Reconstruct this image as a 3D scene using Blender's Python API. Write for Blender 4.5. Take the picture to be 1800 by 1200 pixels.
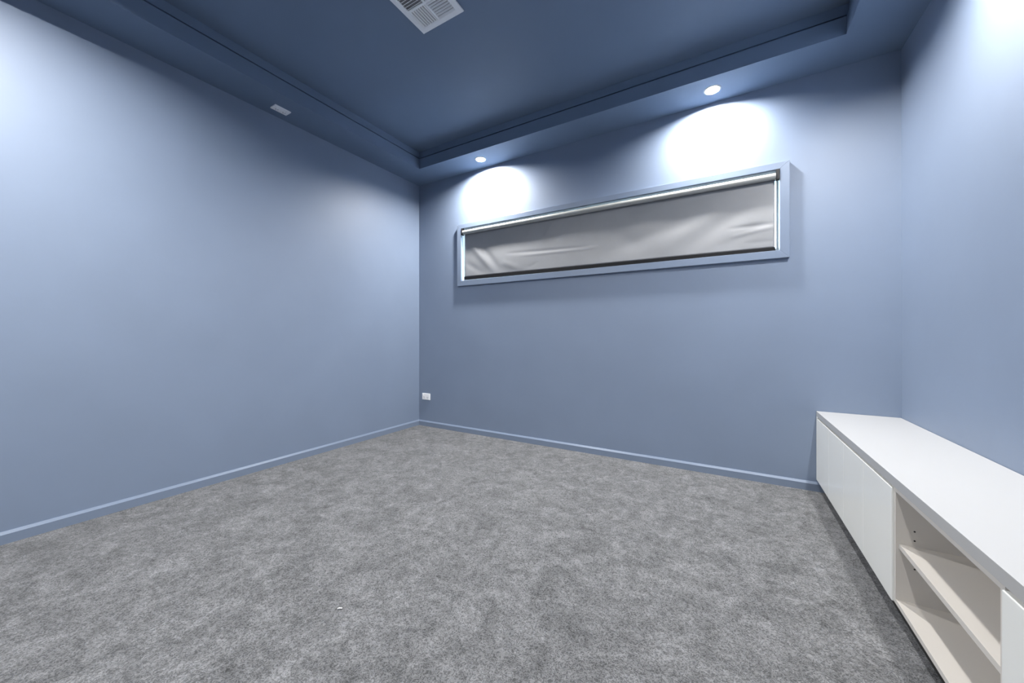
import bpy, bmesh, math, random
from mathutils import Vector, Matrix

for o in list(bpy.data.objects):
    bpy.data.objects.remove(o, do_unlink=True)
scene = bpy.context.scene
C = scene.collection
random.seed(4)

# ------------------------------------------------------------------ camera
CAM_H = 1.02
cam_d = bpy.data.cameras.new('camera')
cam = bpy.data.objects.new('camera', cam_d)
C.objects.link(cam)
cam.location = (0, 0, CAM_H)
cam.rotation_euler = (math.radians(90), 0, math.radians(30.5))
cam_d.sensor_fit = 'HORIZONTAL'
cam_d.sensor_width = 36.0
cam_d.lens = 643.56 / 1800 * 36.0
cam_d.shift_y = -(600 - 590.62) / 1800
cam_d.clip_start = 0.02
scene.camera = cam

# ------------------------------------------------------------------ daylight outside + exposure
world = bpy.data.worlds.new('daylight')
scene.world = world
world.use_nodes = True
wn = world.node_tree
wn.nodes.clear()
w_out = wn.nodes.new('ShaderNodeOutputWorld')
w_bg = wn.nodes.new('ShaderNodeBackground')
w_sky = wn.nodes.new('ShaderNodeTexSky')
w_sky.sky_type = 'NISHITA'
w_sky.sun_disc = False
w_sky.sun_elevation = math.radians(40)
w_sky.sun_rotation = math.radians(200)
w_bg.inputs['Strength'].default_value = 3.0
wn.links.new(w_sky.outputs['Color'], w_bg.inputs['Color'])
wn.links.new(w_bg.outputs['Background'], w_out.inputs['Surface'])

scene.view_settings.view_transform = 'Standard'
scene.view_settings.look = 'None'
scene.view_settings.gamma = 1.0
scene.view_settings.use_curve_mapping = False
scene.view_settings.exposure = 0.0

LAMP_W = 73.0
LAMP_COL = (1.0, 0.985, 0.965)

# ------------------------------------------------------------------ room dimensions (metres)
XL, XR = -3.0675, 0.9037          # left and right wall faces
YB, YF = 3.0964, -1.75            # window wall face and wall behind the camera
H = 2.75                          # underside of the bulkhead
HC = 2.93                         # raised ceiling
HM = 2.853                        # step in the bulkhead edge
SW = 0.317                        # bulkhead width
T = 0.12                          # wall thickness

# ------------------------------------------------------------------ materials
def new_mat(name):
    m = bpy.data.materials.new(name)
    m.use_nodes = True
    nt = m.node_tree
    return m, nt, nt.nodes['Principled BSDF']

def node(nt, kind, **kw):
    n = nt.nodes.new(kind)
    for k, v in kw.items():
        if k in n.inputs:
            n.inputs[k].default_value = v
        else:
            setattr(n, k, v)
    return n

def ramp(nt, stops):
    r = nt.nodes.new('ShaderNodeValToRGB')
    els = r.color_ramp.elements
    while len(els) > 1:
        els.remove(els[0])
    els[0].position, els[0].color = stops[0][0], (*stops[0][1], 1)
    for p, c in stops[1:]:
        e = els.new(p)
        e.color = (*c, 1)
    return r

def paint(name, col, rough=0.45, spec=0.5, vary=0.03, bump=0.03, scale=260):
    m, nt, b = new_mat(name)
    tc = node(nt, 'ShaderNodeTexCoord')
    n1 = node(nt, 'ShaderNodeTexNoise', Scale=2.3, Detail=4.0)
    nt.links.new(tc.outputs['Object'], n1.inputs['Vector'])
    r = ramp(nt, [(0.3, tuple(c * (1 - vary) for c in col)), (0.7, tuple(c * (1 + vary) for c in col))])
    nt.links.new(n1.outputs['Fac'], r.inputs['Fac'])
    nt.links.new(r.outputs['Color'], b.inputs['Base Color'])
    b.inputs['Roughness'].default_value = rough
    b.inputs['Specular IOR Level'].default_value = spec
    if bump:
        n2 = node(nt, 'ShaderNodeTexNoise', Scale=scale, Detail=2.0)
        nt.links.new(tc.outputs['Object'], n2.inputs['Vector'])
        bp = node(nt, 'ShaderNodeBump', Strength=bump, Distance=0.002)
        nt.links.new(n2.outputs['Fac'], bp.inputs['Height'])
        nt.links.new(bp.outputs['Normal'], b.inputs['Normal'])
    return m

WALL = (0.188, 0.236, 0.322)
CEIL = (0.142, 0.194, 0.280)
M = {}
M['wall'] = paint('blue_grey_wall_paint', WALL, 0.50, 0.5)
M['ceil'] = paint('deep_blue_grey_ceiling_paint', CEIL, 0.6, 0.4)
M['trim'] = paint('blue_grey_gloss_trim_paint', (0.180, 0.224, 0.302), 0.3, 0.5, 0.02, 0)
M['white'] = paint('white_laminate', (0.38, 0.38, 0.378), 0.32, 0.45, 0.01, 0)
M['door'] = paint('white_door_laminate', (0.74, 0.745, 0.715), 0.25, 0.5, 0.01, 0)
M['inside'] = paint('cream_carcass_melamine', (0.56, 0.53, 0.49), 0.45, 0.4, 0.012, 0)
M['kick'] = paint('charcoal_kickboard', (0.028, 0.028, 0.027), 0.55, 0.4, 0.08, 0)
M['plastic'] = paint('white_plastic', (0.90, 0.90, 0.905), 0.35, 0.5, 0.01, 0)
M['slot'] = paint('dark_slot', (0.02, 0.02, 0.022), 0.6, 0.3, 0.0, 0)
M['grey_plastic'] = paint('pale_grey_plastic', (0.55, 0.55, 0.56), 0.4, 0.5, 0.01, 0)
M['reveal'] = paint('white_reveal_paint', (0.80, 0.81, 0.82), 0.4, 0.5, 0.01, 0)
M['alu'] = paint('white_aluminium', (0.70, 0.71, 0.72), 0.35, 0.5, 0.01, 0)
M['roll'] = paint('pale_grey_roll_cloth', (0.36, 0.36, 0.34), 0.4, 0.6, 0.02, 0)
M['rail'] = paint('black_bottom_rail', (0.006, 0.006, 0.007), 0.6, 0.2, 0.02, 0)
M['duct'] = paint('dark_duct', (0.28, 0.28, 0.285), 0.8, 0.2, 0.0, 0)
M['baffle'] = paint('white_lamp_baffle', (0.80, 0.80, 0.80), 0.4, 0.5, 0.0, 0)

# blind cloth: grey coated fabric with a fine weave
m, nt, b = new_mat('grey_blockout_cloth')
tc = node(nt, 'ShaderNodeTexCoord')
n1 = node(nt, 'ShaderNodeTexNoise', Scale=5.0, Detail=4.0)
nt.links.new(tc.outputs['Object'], n1.inputs['Vector'])
r = ramp(nt, [(0.3, (0.225, 0.23, 0.24)), (0.7, (0.25, 0.255, 0.266))])
nt.links.new(n1.outputs['Fac'], r.inputs['Fac'])
nt.links.new(r.outputs['Color'], b.inputs['Base Color'])
b.inputs['Roughness'].default_value = 0.45
b.inputs['Specular IOR Level'].default_value = 0.6
n2 = node(nt, 'ShaderNodeTexNoise', Scale=900.0, Detail=1.0)
nt.links.new(tc.outputs['Object'], n2.inputs['Vector'])
bp = node(nt, 'ShaderNodeBump', Strength=0.05, Distance=0.001)
nt.links.new(n2.outputs['Fac'], bp.inputs['Height'])
nt.links.new(bp.outputs['Normal'], b.inputs['Normal'])
M['cloth'] = m

# window pane: clear glass
m, nt, b = new_mat('window_glass')
nt.nodes.remove(b)
tr = node(nt, 'ShaderNodeBsdfTransparent', Color=(0.93, 0.95, 0.95, 1))
gl = node(nt, 'ShaderNodeBsdfGlossy', Roughness=0.02)
fr = node(nt, 'ShaderNodeFresnel', IOR=1.45)
mx = node(nt, 'ShaderNodeMixShader')
nt.links.new(fr.outputs['Fac'], mx.inputs['Fac'])
nt.links.new(tr.outputs['BSDF'], mx.inputs[1])
nt.links.new(gl.outputs['BSDF'], mx.inputs[2])
nt.links.new(mx.outputs['Shader'], nt.nodes['Material Output'].inputs['Surface'])
M['glass'] = m

# lamp lens
m, nt, b = new_mat('lamp_lens')
b.inputs['Base Color'].default_value = (0.9, 0.9, 0.9, 1)
b.inputs['Emission Color'].default_value = (1.0, 0.97, 0.93, 1)
b.inputs['Emission Strength'].default_value = 30.0
M['lens'] = m

# carpet: grey cut pile, cloudy shading where the pile leans, fine curly tufts
m, nt, b = new_mat('grey_cut_pile_carpet')
tc = node(nt, 'ShaderNodeTexCoord')
big = node(nt, 'ShaderNodeTexNoise', Scale=7.5, Detail=6.0, Roughness=0.68, Distortion=0.9)
mid = node(nt, 'ShaderNodeTexNoise', Scale=26.0, Detail=4.0, Roughness=0.6, Distortion=0.8)
fine = node(nt, 'ShaderNodeTexNoise', Scale=105.0, Detail=1.0, Roughness=0.5, Distortion=0.9)
for n in (big, mid, fine):
    nt.links.new(tc.outputs['Object'], n.inputs['Vector'])
worm = node(nt, 'ShaderNodeMath', operation='SUBTRACT')          # curly lines where the fine noise crosses its middle
worm.inputs[1].default_value = 0.5
nt.links.new(fine.outputs['Fac'], worm.inputs[0])
wabs = node(nt, 'ShaderNodeMath', operation='ABSOLUTE')
nt.links.new(worm.outputs[0], wabs.inputs[0])
wmap = node(nt, 'ShaderNodeMapRange')
wmap.inputs['From Min'].default_value = 0.0
wmap.inputs['From Max'].default_value = 0.14
wmap.inputs['To Min'].default_value = 1.0
wmap.inputs['To Max'].default_value = 0.0
nt.links.new(wabs.outputs[0], wmap.inputs['Value'])
def madd(a, k, add):
    n = node(nt, 'ShaderNodeMath', operation='MULTIPLY_ADD')
    nt.links.new(a, n.inputs[0])
    n.inputs[1].default_value = k
    if isinstance(add, float):
        n.inputs[2].default_value = add
    else:
        nt.links.new(add, n.inputs[2])
    return n.outputs[0]
v = madd(big.outputs['Fac'], 0.95, -0.48)
v = madd(mid.outputs['Fac'], 0.60, v)
v = madd(wmap.outputs['Result'], 0.44, v)
cr = ramp(nt, [(0.03, (0.030, 0.031, 0.032)), (0.50, (0.115, 0.117, 0.121)), (1.0, (0.285, 0.289, 0.298))])
nt.links.new(v, cr.inputs['Fac'])
nt.links.new(cr.outputs['Color'], b.inputs['Base Color'])
b.inputs['Roughness'].default_value = 0.95
b.inputs['Specular IOR Level'].default_value = 0.1
b.inputs['Sheen Weight'].default_value = 0.15
bp = node(nt, 'ShaderNodeBump', Strength=0.6, Distance=0.006)
nt.links.new(wmap.outputs['Result'], bp.inputs['Height'])
nt.links.new(bp.outputs['Normal'], b.inputs['Normal'])
M['carpet'] = m

# ------------------------------------------------------------------ mesh helpers
def bx(bm, x0, x1, y0, y1, z0, z1):
    vs = [bm.verts.new(p) for p in ((x0, y0, z0), (x1, y0, z0), (x1, y1, z0), (x0, y1, z0),
                                    (x0, y0, z1), (x1, y0, z1), (x1, y1, z1), (x0, y1, z1))]
    for f in ((0, 3, 2, 1), (4, 5, 6, 7), (0, 1, 5, 4), (1, 2, 6, 5), (2, 3, 7, 6), (3, 0, 4, 7)):
        bm.faces.new([vs[i] for i in f])

def link(name, bm, mat, parent=None, bevel=0.0, smooth=False, recalc=True):
    if recalc:
        bmesh.ops.recalc_face_normals(bm, faces=bm.faces)
    if bevel:
        bmesh.ops.bevel(bm, geom=list(bm.edges), offset=bevel, segments=2, profile=0.5, affect='EDGES')
    me = bpy.data.meshes.new(name)
    bm.to_mesh(me)
    bm.free()
    if smooth:
        for p in me.polygons:
            p.use_smooth = True
    me.materials.append(M[mat])
    o = bpy.data.objects.new(name, me)
    C.objects.link(o)
    if parent is not None:
        o.parent = parent
        o.matrix_parent_inverse = Matrix.Translation(-parent.location)
    return o

def box(name, mat, x0, x1, y0, y1, z0, z1, parent=None, bevel=0.0):
    bm = bmesh.new()
    bx(bm, x0, x1, y0, y1, z0, z1)
    return link(name, bm, mat, parent, bevel)

def prism(name, mat, pts, axis, a0, a1, parent=None):
    """polygon pts in the two other axes, swept along axis from a0 to a1"""
    bm = bmesh.new()
    def v(p, a):
        q = [0, 0, 0]
        others = [i for i in range(3) if i != axis]
        q[others[0]], q[others[1]], q[axis] = p[0], p[1], a
        return bm.verts.new(q)
    A = [v(p, a0) for p in pts]
    B = [v(p, a1) for p in pts]
    bm.faces.new(A)
    bm.faces.new(B[::-1])
    n = len(pts)
    for i in range(n):
        bm.faces.new((A[i], A[(i + 1) % n], B[(i + 1) % n], B[i]))
    return link(name, bm, mat, parent)

def cyl(bm, p0, p1, r, seg=24, caps=True):
    p0, p1 = Vector(p0), Vector(p1)
    d = (p1 - p0).normalized()
    u = d.orthogonal().normalized()
    w = d.cross(u)
    A, B = [], []
    for i in range(seg):
        a = 2 * math.pi * i / seg
        off = (u * math.cos(a) + w * math.sin(a)) * r
        A.append(bm.verts.new(p0 + off))
        B.append(bm.verts.new(p1 + off))
    for i in range(seg):
        bm.faces.new((A[i], A[(i + 1) % seg], B[(i + 1) % seg], B[i]))
    if caps:
        bm.faces.new(A[::-1])
        bm.faces.new(B)

def lathe(name, mat, prof, loc, parent=None, seg=40, close=False):
    """profile of (radius, z) turned about a vertical axis through loc"""
    bm = bmesh.new()
    rings = []
    for r_, z_ in prof:
        if r_ < 1e-6:
            rings.append([bm.verts.new((loc[0], loc[1], loc[2] + z_))])
        else:
            rings.append([bm.verts.new((loc[0] + r_ * math.cos(2 * math.pi * i / seg),
                                        loc[1] + r_ * math.sin(2 * math.pi * i / seg), loc[2] + z_)) for i in range(seg)])
    pairs = list(zip(rings[:-1], rings[1:]))
    if close:
        pairs.append((rings[-1], rings[0]))
    for a, c in pairs:
        for i in range(seg):
            j = (i + 1) % seg
            if len(a) == 1 and len(c) > 1:
                bm.faces.new((a[0], c[i], c[j]))
            elif len(c) == 1 and len(a) > 1:
                bm.faces.new((a[i], a[j], c[0]))
            else:
                bm.faces.new((a[i], a[j], c[j], c[i]))
    return link(name, bm, mat, parent, smooth=False)

def empty(name, loc):
    o = bpy.data.objects.new(name, None)
    o.empty_display_size = 0.1
    o.location = loc
    C.objects.link(o)
    return o

def tag(o, label, cat, group=None):
    o['label'] = label
    o['category'] = cat
    if group:
        o['group'] = group
    return o

def structure(o, label=None):
    o['kind'] = 'structure'
    if label:
        o['label'] = label
    return o

# ------------------------------------------------------------------ the room shell
structure(box('floor', 'carpet', XL - T, XR + T, YF - T, YB + T, -0.05, 0.0), 'grey cut pile carpet with cloudy shading')
structure(box('wall_left', 'wall', XL - T, XL, YF - T, YB + T, 0, HC + 0.1), 'plain blue grey wall without a window on the left')
structure(box('wall_right', 'wall', XR, XR + T, YF - T, YB + T, 0, HC + 0.1), 'blue grey wall behind the long white cabinet')
structure(box('wall_front', 'wall', XL, XR, YF - T, YF, 0, HC + 0.1), 'blue grey wall behind the camera')

WX0, WX1, WZ0, WZ1 = -2.436, 0.306, 1.606, 2.159       # clear window opening
LT = 0.018                                            # reveal lining
bm = bmesh.new()
hx0, hx1, hz0, hz1 = WX0 - LT, WX1 + LT, WZ0 - LT, WZ1 + LT
outer = [(XL, 0), (XR, 0), (XR, HC + 0.1), (XL, HC + 0.1)]
inner = [(hx0, hz0), (hx1, hz0), (hx1, hz1), (hx0, hz1)]
of = [bm.verts.new((x, YB, z)) for x, z in outer]
ob = [bm.verts.new((x, YB + T, z)) for x, z in outer]
inf = [bm.verts.new((x, YB, z)) for x, z in inner]
inb = [bm.verts.new((x, YB + T, z)) for x, z in inner]
for i in range(4):
    j = (i + 1) % 4
    bm.faces.new((of[i], of[j], inf[j], inf[i]))
    bm.faces.new((ob[j], ob[i], inb[i], inb[j]))
    bm.faces.new((of[j], of[i], ob[i], ob[j]))
    bm.faces.new((inf[i], inf[j], inb[j], inb[i]))
structure(link('wall_back', bm, 'wall'), 'blue grey wall with the long narrow window')

# bulkhead round the ceiling, with round cut-outs for the downlights
LIGHTS = [(-2.083, 2.932, 1.0), (-0.093, 2.932, 0.75),        # x, y, strength: along the window wall
          (XR - 0.158, 1.95, 0.8),                           # above the cabinet
          (-2.083, YF + 0.16, 0.15), (-0.093, YF + 0.16, 0.25)]   # added unseen behind the camera to fill the room with light
ADDED_CLIGHTS = [(-2.083, 0.02, 1.55), (-0.093, 0.35, 0.4)]         # added unseen in the raised ceiling to brighten the walls
HOLE = 0.046
ix0, ix1, iy0, iy1 = XL + SW, XR - SW, YF + SW, YB - SW

bm = bmesh.new()
edges = []
def loop(pts, z):
    vs = [bm.verts.new((x, y, z)) for x, y in pts]
    es = [bm.edges.new((vs[i], vs[(i + 1) % len(vs)])) for i in range(len(vs))]
    return vs, es
vo, eo = loop([(XL, YF), (XR, YF), (XR, YB), (XL, YB)], H)
vi, ei = loop([(ix0, iy0), (ix1, iy0), (ix1, iy1), (ix0, iy1)], H)
edges += eo + ei
holes = []
for (lx, ly, _) in LIGHTS:
    hv, he = loop([(lx + HOLE * math.cos(2 * math.pi * k / 32), ly + HOLE * math.sin(2 * math.pi * k / 32)) for k in range(32)], H)
    edges += he
    holes.append((hv, he))
bmesh.ops.triangle_fill(bm, use_beauty=True, use_dissolve=False, edges=edges, normal=(0, 0, -1))
# the can above each cut-out
for hv, he in holes:
    up = [bm.verts.new((v.co.x, v.co.y, H + 0.045)) for v in hv]
    n = len(hv)
    for i in range(n):
        bm.faces.new((hv[i], hv[(i + 1) % n], up[(i + 1) % n], up[i]))
    bm.faces.new(up)
# edge of the bulkhead
vt = [bm.verts.new((v.co.x, v.co.y, HM)) for v in vi]
for i in range(4):
    bm.faces.new((vi[i], vi[(i + 1) % 4], vt[(i + 1) % 4], vt[i]))
g = 0.040
vt2 = [bm.verts.new(p) for p in ((ix0 - g, iy0 - g, HM), (ix1 + g, iy0 - g, HM), (ix1 + g, iy1 + g, HM), (ix0 - g, iy1 + g, HM))]
for i in range(4):
    bm.faces.new((vt[i], vt[(i + 1) % 4], vt2[(i + 1) % 4], vt2[i]))
structure(link('trim_1', bm, 'ceil', recalc=False), 'blue grey bulkhead stepping down round the ceiling edge')
bm = bmesh.new()
def ring(g_, z):
    return [bm.verts.new(p) for p in ((ix0 - g_, iy0 - g_, z), (ix1 + g_, iy0 - g_, z), (ix1 + g_, iy1 + g_, z), (ix0 - g_, iy1 + g_, z))]
rr = [ring(0.040, HM), ring(0.040, HM + 0.016), ring(0.012, HM + 0.016), ring(0.012, HC)]   # shadow groove, then the set back upper face
for a_, c_ in zip(rr[:-1], rr[1:]):
    for i in range(4):
        j = (i + 1) % 4
        bm.faces.new((a_[i], a_[j], c_[j], c_[i]))
structure(link('trim_2', bm, 'ceil', recalc=False), 'set back upper step of the ceiling bulkhead')

# raised ceiling, pierced for the added downlights
bm = bmesh.new()
vo, eo = loop([(XL, YF), (XR, YF), (XR, YB), (XL, YB)], HC)
edges = list(eo)
holes = []
for (lx, ly, _) in ADDED_CLIGHTS:
    hv, he = loop([(lx + HOLE * math.cos(2 * math.pi * k / 32), ly + HOLE * math.sin(2 * math.pi * k / 32)) for k in range(32)], HC)
    edges += he
    holes.append(hv)
bmesh.ops.triangle_fill(bm, use_beauty=True, use_dissolve=False, edges=edges, normal=(0, 0, -1))
for hv in holes:
    up = [bm.verts.new((v.co.x, v.co.y, HC + 0.045)) for v in hv]
    n = len(hv)
    for i in range(n):
        bm.faces.new((hv[i], hv[(i + 1) % n], up[(i + 1) % n], up[i]))
    bm.faces.new(up)
bx(bm, XL, XR, YF, YB, HC + 0.05, HC + 0.1)
structure(link('ceiling', bm, 'ceil', recalc=False), 'raised dark blue grey ceiling panel')

# skirting boards with a splayed top
sk = [(0, 0), (0.014, 0), (0.014, 0.047), (0.005, 0.060), (0, 0.060)]
KX = 0.545
structure(prism('baseboard_left', 'trim', [(XL + d, z) for d, z in sk], 1, YF, YB), 'low blue grey skirting along the left wall')
structure(prism('baseboard_back', 'trim', [(YB - d, z) for d, z in sk], 0, XL + 0.0141, KX - 0.001), 'low blue grey skirting under the window wall')
structure(prism('baseboard_front', 'trim', [(YF + d, z) for d, z in sk], 0, XL + 0.0141, XR), 'low blue grey skirting behind the camera')

# ------------------------------------------------------------------ the window
win = empty('window_1', ((WX0 + WX1) / 2, YB, WZ0))
structure(win, 'long narrow window with a blue grey surround')
AW, AP = 0.054, 0.026
ax0, ax1, az0, az1 = WX0 - AW, WX1 + AW, WZ0 - AW + 0.0, WZ1 + AW - 0.008
def mitred(name, quad):
    bm = bmesh.new()
    A = [bm.verts.new((x, YB - AP, z)) for x, z in quad]
    B = [bm.verts.new((x, YB, z)) for x, z in quad]
    bm.faces.new(A)
    bm.faces.new(B[::-1])
    for i in range(4):
        bm.faces.new((A[i], A[(i + 1) % 4], B[(i + 1) % 4], B[i]))
    return link(name, bm, 'trim', win, bevel=0.0015)
mitred('architrave', [(ax0, az1), (ax1, az1), (WX1, WZ1), (WX0, WZ1)])
mitred('architrave', [(ax0, az0), (WX0, WZ0), (WX1, WZ0), (ax1, az0)])
mitred('architrave', [(ax0, az0), (ax0, az1), (WX0, WZ1), (WX0, WZ0)])
mitred('architrave', [(ax1, az0), (WX1, WZ0), (WX1, WZ1), (ax1, az1)])
box('reveal', 'reveal', WX0 - LT, WX0, YB, YB + T, WZ0, WZ1, win)
box('reveal', 'reveal', WX1, WX1 + LT, YB, YB + T, WZ0, WZ1, win)
box('reveal', 'reveal', WX0 - LT, WX1 + LT, YB, YB + T, WZ1, WZ1 + LT, win)
box('reveal', 'reveal', WX0 - LT, WX1 + LT, YB, YB + T, WZ0 - LT, WZ0, win)
FY0, FY1, FB, FJ = YB + 0.080, YB + 0.115, 0.032, 0.010
bm = bmesh.new()
bx(bm, WX0, WX0 + FJ, FY0, FY1, WZ0, WZ1)
bx(bm, WX1 - FJ, WX1, FY0, FY1, WZ0, WZ1)
bx(bm, WX0 + FJ, WX1 - FJ, FY0, FY1, WZ0, WZ0 + FB)
bx(bm, WX0 + FJ, WX1 - FJ, FY0, FY1, WZ1 - FB, WZ1)
mxm = (WX0 + WX1) / 2
bx(bm, mxm - 0.02, mxm + 0.02, FY0, FY1, WZ0 + FB, WZ1 - FB)
fr_o = link('window_frame', bm, 'alu', win)
box('pane', 'glass', WX0 + FJ, mxm - 0.02, YB + 0.093, YB + 0.098, WZ0 + FB, WZ1 - FB, win)
box('pane', 'glass', mxm + 0.02, WX1 - FJ, YB + 0.093, YB + 0.098, WZ0 + FB, WZ1 - FB, win)

# ------------------------------------------------------------------ roller blind
BX0, BX1 = -2.414, 0.284
RY, RZ, RR = 3.083, 2.117, 0.0215
BY = RY + RR                                          # cloth hangs off the back of the roll
blind = empty('roller_blind', ((BX0 + BX1) / 2, BY, 1.62))
tag(blind, 'grey blockout roller blind pulled down over the long narrow window', 'blind')
bm = bmesh.new()
cyl(bm, (BX0, RY, RZ), (BX1, RY, RZ), RR, 40)
link('roll', bm, 'roll', blind)
def rail_z(x):
    t = (x - BX0) / (BX1 - BX0)
    return 1.650 - 0.016 * t
NXg, NZg = 240, 44
def ridge(x, z, x0, z0, x1, z1, w, amp):
    """a soft crease along the segment from one point to another"""
    dx, dz = x1 - x0, z1 - z0
    L = math.hypot(dx, dz)
    t = ((x - x0) * dx + (z - z0) * dz) / (L * L)
    d = ((x - x0) * -dz + (z - z0) * dx) / L
    e = max(0.0, 1 - (2 * t - 1) ** 2) if 0 <= t <= 1 else 0.0
    return amp * math.exp(-(d / w) ** 2) * math.sqrt(e)
CREASES = [(-2.36, 2.02, -2.02, 1.64, 0.035, -0.006), (-2.40, 1.80, -2.16, 1.65, 0.03, 0.004),
           (-2.24, 2.04, -1.96, 1.66, 0.03, 0.004), (-1.95, 1.76, -1.72, 1.66, 0.03, -0.004),
           (-1.90, 1.84, -1.05, 1.80, 0.012, 0.0025), (-1.75, 1.80, -0.95, 1.79, 0.009, -0.0022),
           (-1.60, 2.09, -1.68, 1.95, 0.012, -0.003), (-1.38, 2.09, -1.50, 1.92, 0.014, -0.0035),
           (-1.28, 2.08, -1.36, 1.90, 0.02, 0.003), (-1.66, 1.67, -1.54, 1.72, 0.012, 0.002),
           (-0.30, 1.65, 0.22, 2.04, 0.06, 0.0038), (-0.52, 1.66, 0.05, 2.02, 0.06, -0.003),
           (-0.05, 1.655, 0.27, 1.83, 0.04, 0.0025), (0.02, 1.74, 0.28, 1.78, 0.012, -0.003),
           (0.00, 1.80, 0.28, 1.80, 0.012, 0.003), (-0.95, 1.70, -0.25, 1.92, 0.06, 0.004),
           (-1.0, 2.08, -0.6, 1.70, 0.08, 0.0035), (-0.8, 2.0, -0.1, 2.07, 0.03, -0.003),
           (0.10, 1.68, 0.28, 1.68, 0.01, 0.0025)]
def cloth_y(x, z, top, bot):
    u = (top - z) / (top - bot)
    edge = math.sin(math.pi * min(1, max(0, u))) ** 0.6
    y = sum(ridge(x, z, *c_) for c_ in CREASES)
    y += 0.0022 * math.sin(3.1 * x + 1.2) * math.sin(2 * math.pi * u) + 0.0012 * math.sin(9 * x + 5 * z)
    return BY + edge * y
bm = bmesh.new()
grid = []
for i in range(NXg + 1):
    x = BX0 + 0.003 + (BX1 - BX0 - 0.006) * i / NXg
    bot = rail_z(x) + 0.0
    col = []
    for j in range(NZg + 1):
        z = RZ + (bot - RZ) * j / NZg
        col.append(bm.verts.new((x, cloth_y(x, z, RZ, bot), z)))
    grid.append(col)
for i in range(NXg):
    for j in range(NZg):
        bm.faces.new((grid[i][j], grid[i][j + 1], grid[i + 1][j + 1], grid[i + 1][j]))
cl = link('cloth', bm, 'cloth', blind, smooth=True, recalc=False)
so = cl.modifiers.new('thickness', 'SOLIDIFY')
so.thickness = 0.0008
bm = bmesh.new()
vs = []
for x in (BX0, BX1):
    z = rail_z(x)
    vs.append([bm.verts.new(p) for p in ((x, BY - 0.007, z - 0.030), (x, BY + 0.007, z - 0.030), (x, BY + 0.007, z), (x, BY - 0.007, z))])
bm.faces.new(vs[0]); bm.faces.new(vs[1][::-1])
for i in range(4):
    j = (i + 1) % 4
    bm.faces.new((vs[0][i], vs[0][j], vs[1][j], vs[1][i]))
link('bottom_rail', bm, 'rail', blind)
for s, x in ((-1, BX0), (1, BX1)):
    xa, xb = (WX0, x) if s < 0 else (x, WX1)
    box('bracket', 'slot', xa + 0.002, xb - 0.002, RY - 0.016, RY + 0.020, RZ - 0.026, WZ1, blind)
    bm = bmesh.new()
    cyl(bm, (xa + 0.002, RY, RZ), (xb, RY, RZ), 0.010, 16)
    link('end_pin', bm, 'grey_plastic', blind)

# ------------------------------------------------------------------ downlights
def downlight(x, y, label, power=1.0, H=H):
    e = empty('downlight', (x, y, H))
    tag(e, label, 'light', 'recessed downlights')
    lathe('bezel', 'baffle', [(HOLE - 0.004, 0.002), (HOLE - 0.002, -0.003), (HOLE + 0.006, -0.003), (HOLE + 0.009, 0.0)], (x, y, H), e)
    lathe('baffle', 'baffle', [(HOLE - 0.004, 0.002), (HOLE - 0.006, 0.012)], (x, y, H), e)
    lathe('lens', 'lens', [(0.0, 0.012), (HOLE - 0.006, 0.012)], (x, y, H), e)
    ld = bpy.data.lights.new('lamp', 'AREA')
    ld.shape = 'DISK'
    ld.size = 0.076
    ld.energy = LAMP_W * power
    ld.color = LAMP_COL
    lo = bpy.data.objects.new('lamp', ld)
    C.objects.link(lo)
    lo.parent = e
    lo.location = (0, 0, 0.0115)
    return e
LL = ['lit recessed downlight above the left end of the long window', 'lit recessed downlight above the right half of the long window',
      'recessed downlight in the bulkhead above the far end of the white cabinet',
      'recessed downlight behind the camera on the left wall side', 'recessed downlight behind the camera on the cabinet side']
for (lx, ly, pw), lab in zip(LIGHTS, LL):
    downlight(lx, ly, lab, pw)
for (lx, ly, pw), lab in zip(ADDED_CLIGHTS, ['recessed downlight in the raised ceiling towards the left wall', 'recessed downlight in the raised ceiling towards the white cabinet']):
    downlight(lx, ly, lab, pw, HC)

# ------------------------------------------------------------------ ceiling air vent: four louvred quarters
VX0, VX1, VY0, VY1 = -1.650, -1.332, 1.388, 1.706
vz = HC
vent = empty('air_vent', ((VX0 + VX1) / 2, (VY0 + VY1) / 2, vz))
tag(vent, 'square white ceiling air vent with four louvred quarters', 'vent')
box('backing', 'duct', VX0 + 0.02, VX1 - 0.02, VY0 + 0.02, VY1 - 0.02, vz - 0.003, vz - 0.001, vent)
bm = bmesh.new()
fb = 0.036
prof = [(0.0, 0.0), (0.0, -0.007), (0.004, -0.009), (fb - 0.006, -0.011), (fb, -0.008), (fb, 0.0)]
rings = []
for d, z in prof:
    rings.append([bm.verts.new(p) for p in ((VX0 + d, VY0 + d, vz + z), (VX1 - d, VY0 + d, vz + z), (VX1 - d, VY1 - d, vz + z), (VX0 + d, VY1 - d, vz + z))])
for a_, c_ in zip(rings[:-1], rings[1:]):
    for i in range(4):
        bm.faces.new((a_[i], a_[(i + 1) % 4], c_[(i + 1) % 4], c_[i]))
link('frame', bm, 'plastic', vent)
cx_, cy_ = (VX0 + VX1) / 2, (VY0 + VY1) / 2
bm = bmesh.new()
bx(bm, VX0 + fb, VX1 - fb, cy_ - 0.006, cy_ + 0.006, vz - 0.010, vz - 0.003)
bx(bm, cx_ - 0.006, cx_ + 0.006, VY0 + fb, cy_ - 0.006, vz - 0.010, vz - 0.003)
bx(bm, cx_ - 0.006, cx_ + 0.006, cy_ + 0.006, VY1 - fb, vz - 0.010, vz - 0.003)
link('divider', bm, 'plastic', vent)
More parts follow.
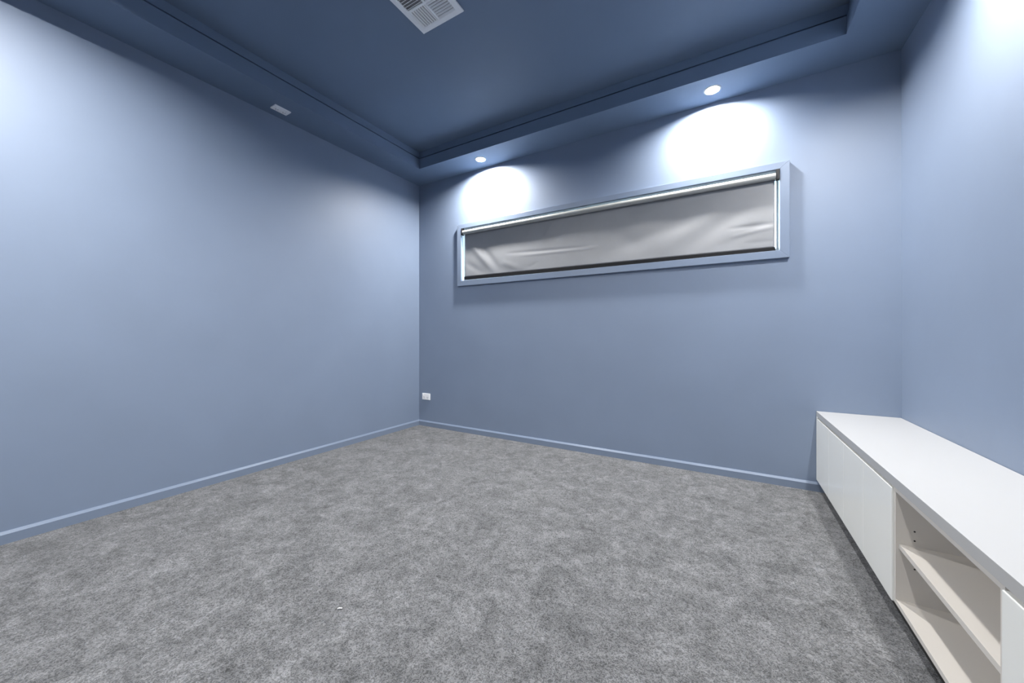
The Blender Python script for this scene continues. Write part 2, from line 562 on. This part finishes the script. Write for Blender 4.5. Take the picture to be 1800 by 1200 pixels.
def blade_mesh(L):
    bm = bmesh.new()
    w = 0.0082
    pts = [(-w / 2, -0.0115), (-w / 2 + 0.004, -0.0085), (w / 2 - 0.001, -0.0035), (w / 2 - 0.003, -0.0030), (-w / 2 + 0.002, -0.0085), (-w / 2 - 0.001, -0.0105)]
    A = [bm.verts.new((x, -L / 2, z)) for x, z in pts]
    B = [bm.verts.new((x, L / 2, z)) for x, z in pts]
    bm.faces.new(A[::-1]); bm.faces.new(B)
    n = len(pts)
    for i in range(n):
        bm.faces.new((A[i], B[i], B[(i + 1) % n], A[(i + 1) % n]))
    bmesh.ops.recalc_face_normals(bm, faces=bm.faces)
    me = bpy.data.meshes.new('blade')
    bm.to_mesh(me); bm.free()
    me.materials.append(M['plastic'])
    return me
q0x, q1x = (VX0 + fb, cx_ - 0.006), (cx_ + 0.006, VX1 - fb)
q0y, q1y = (VY0 + fb, cy_ - 0.006), (cy_ + 0.006, VY1 - fb)
bme = blade_mesh(q0x[1] - q0x[0])
NB = 7
for qx, qy, along_y, flip in ((q0x, q1y, True, False), (q1x, q1y, False, True), (q0x, q0y, False, False), (q1x, q0y, True, True)):
    mx_, my_ = sum(qx) / 2, sum(qy) / 2
    span = qx[1] - qx[0]
    for k in range(NB):
        t = -span / 2 + span * (k + 0.5) / NB
        o = bpy.data.objects.new('blade', bme)
        C.objects.link(o)
        o.parent = vent
        px, py = (mx_ + t, my_) if along_y else (mx_, my_ + t)
        o.location = (px - vent.location.x, py - vent.location.y, 0)
        rz = 0 if along_y else math.pi / 2
        o.rotation_euler = (0, 0, rz + (math.pi if flip else 0))

# ------------------------------------------------------------------ power outlets
def outlet(name, label, origin, ux, uy, nrm):
    """double switched outlet; ux runs along its width, uy up its height, nrm out of the surface"""
    ux, uy, nrm = Vector(ux), Vector(uy), Vector(nrm)
    e = empty(name, origin)
    tag(e, label, 'outlet')
    O = Vector(origin)
    def slab(n, mat, u0, u1, v0, v1, d0, d1, parent, bev=0.0):
        bm = bmesh.new()
        bx(bm, u0, u1, v0, v1, d0, d1)
        for v in bm.verts:
            v.co = O + ux * v.co.x + uy * v.co.y + nrm * v.co.z
        o = link(n, bm, mat, None, bev)
        o.parent = parent
        o.matrix_parent_inverse = Matrix.Translation(-e.location) if parent is e else Matrix.Translation(-e.location)
        return o
    slab('plate', 'plastic', -0.058, 0.058, -0.036, 0.036, 0.0, 0.009, e, 0.002)
    for s in (-1, 1):
        f = slab('socket_face', 'plastic', s * 0.026 - 0.019, s * 0.026 + 0.019, -0.026, 0.006, 0.009, 0.0105, e)
        for du, dv, w, h_ in ((-0.008, -0.005, 0.003, 0.009), (0.008, -0.005, 0.003, 0.009), (0.0, -0.018, 0.0025, 0.008)):
            u = s * 0.026 + du
            slab('slot', 'slot', u - w / 2, u + w / 2, dv - h_ / 2, dv + h_ / 2, 0.0104, 0.0108, e)
        slab('switch', 'plastic', s * 0.040 - 0.007, s * 0.040 + 0.007, 0.012, 0.026, 0.009, 0.0125, e, 0.001)
    return e
outlet('power_outlet', 'white double power outlet low on the window wall beside the corner', (-2.953, YB, 0.334), (1, 0, 0), (0, 0, 1), (0, -1, 0))
outlet('power_outlet', 'small white rectangular outlet plate on the underside of the left bulkhead', (-2.939, 1.512, H), (0, 1, 0), (1, 0, 0), (0, 0, -1))

# ------------------------------------------------------------------ long low white cabinet along the right wall
ZT, TT = 0.527, 0.035                # worktop top and thickness
FX = 0.503                           # worktop front and door faces
CX = FX + 0.019                      # carcass front
ZD0, ZD1 = 0.078, 0.481              # doors
ZC0, ZC1 = 0.080, ZT - TT            # carcass
CW = XR - 0.002
CY1 = YB - 0.002
DW = 0.3125
Y_A = 1.810                          # open bay to doors
Y_B = 1.204
Y_END = Y_B - 4 * DW
FIL = Y_A + 4 * DW                   # filler strip from here to the wall

top = empty('worktop', (FX, (CY1 + Y_END) / 2, ZC1))
tag(top, 'long white worktop running over all the low cabinets', 'worktop')
box('slab', 'white', FX, CW, Y_END, CY1, ZC1 + 0.0005, ZT, top, 0.0012)

def cupboard(y0, y1, label, filler=None):
    e = empty('cupboard', (CX, (y0 + y1) / 2, ZC0))
    tag(e, label, 'cupboard', 'low white cupboards')
    yb1 = filler if filler else y1
    # carcass: sides, floor, lid and back, open at the front
    p = 0.016
    bm = bmesh.new()
    bx(bm, CX, CW, y0 + 0.0005, y0 + p, ZC0, ZC1)
    bx(bm, CX, CW, y1 - p, y1 - 0.0005, ZC0, ZC1)
    bx(bm, CX, CW, y0 + p, y1 - p, ZC0, ZC0 + p)
    bx(bm, CX, CW, y0 + p, y1 - p, ZC1 - p - 0.002, ZC1)
    bx(bm, CW - 0.006, CW, y0 + p, y1 - p, ZC0 + p, ZC1 - p - 0.002)
    link('carcass', bm, 'inside', e)
    n = 2
    w = (y1 - y0) / n
    for k in range(n):
        g_ = 0.0012
        box('door', 'door', FX, FX + 0.018, y0 + k * w + g_, y0 + (k + 1) * w - g_, ZD0, ZD1, e, 0.0022)
    if filler:
        box('filler_strip', 'door', FX, FX + 0.018, y1 + 0.001, filler, ZD0, ZC1, e, 0.001)
    return e
cupboard(FIL - 2 * DW, FIL, 'white two-door cupboard against the window wall', CY1)
cupboard(Y_A, FIL - 2 * DW, 'white two-door cupboard between the corner cupboard and the open shelves')
cupboard(Y_B - 2 * DW, Y_B, 'white two-door cupboard on the near side of the open shelves')
cupboard(Y_END, Y_B - 2 * DW, 'white two-door cupboard at the near end, beyond the picture edge')

BF = FX + 0.006                      # the open unit stands nearly flush with the doors
bay = empty('shelf_unit', (BF, (Y_A + Y_B) / 2, ZC0))
tag(bay, 'open white shelf unit with one shelf between the cupboards', 'shelf unit')
p = 0.016
box('side_panel', 'inside', BF, CW, Y_A - p, Y_A - 0.0003, ZC0, ZC1, bay)
box('side_panel', 'inside', BF, CW, Y_B + 0.0003, Y_B + p, ZC0, ZC1, bay)
box('bottom_panel', 'inside', BF, CW, Y_B + p, Y_A - p, ZC0, ZC0 + p, bay)
box('top_panel', 'inside', BF, CW, Y_B + p, Y_A - p, ZC1 - p - 0.002, ZC1, bay)
box('back_panel', 'inside', CW - 0.006, CW, Y_B + p, Y_A - p, ZC0 + p, ZC1 - p - 0.002, bay)
box('shelf', 'inside', BF + 0.008, CW - 0.006, Y_B + p + 0.0005, Y_A - p - 0.0005, 0.277, 0.293, bay)
# shelf pin holes in the far side panel
for z in (0.345, 0.313, 0.215):
    bm = bmesh.new()
    cyl(bm, (BF + 0.047, Y_A - p - 0.0004, z), (BF + 0.047, Y_A - p, z), 0.0028, 12)
    link('pin_hole', bm, 'slot', bay)

kb = box('kickboard', 'kick', KX, KX + 0.016, Y_END, YB - 0.0005, 0.0, ZC0 - 0.0005)
tag(kb, 'dark recessed kickboard along the foot of the white cabinets', 'kickboard')

# ------------------------------------------------------------------ fluff on the carpet
bm = bmesh.new()
pts = [Vector((-1.254, 0.847, 0.003)), Vector((-1.250, 0.849, 0.006)), Vector((-1.246, 0.853, 0.005)), Vector((-1.243, 0.857, 0.003))]
for a_, c_ in zip(pts[:-1], pts[1:]):
    cyl(bm, a_, c_, 0.0022, 8)
tag(link('lint', bm, 'plastic'), 'tiny white scrap of lint on the grey carpet', 'lint')
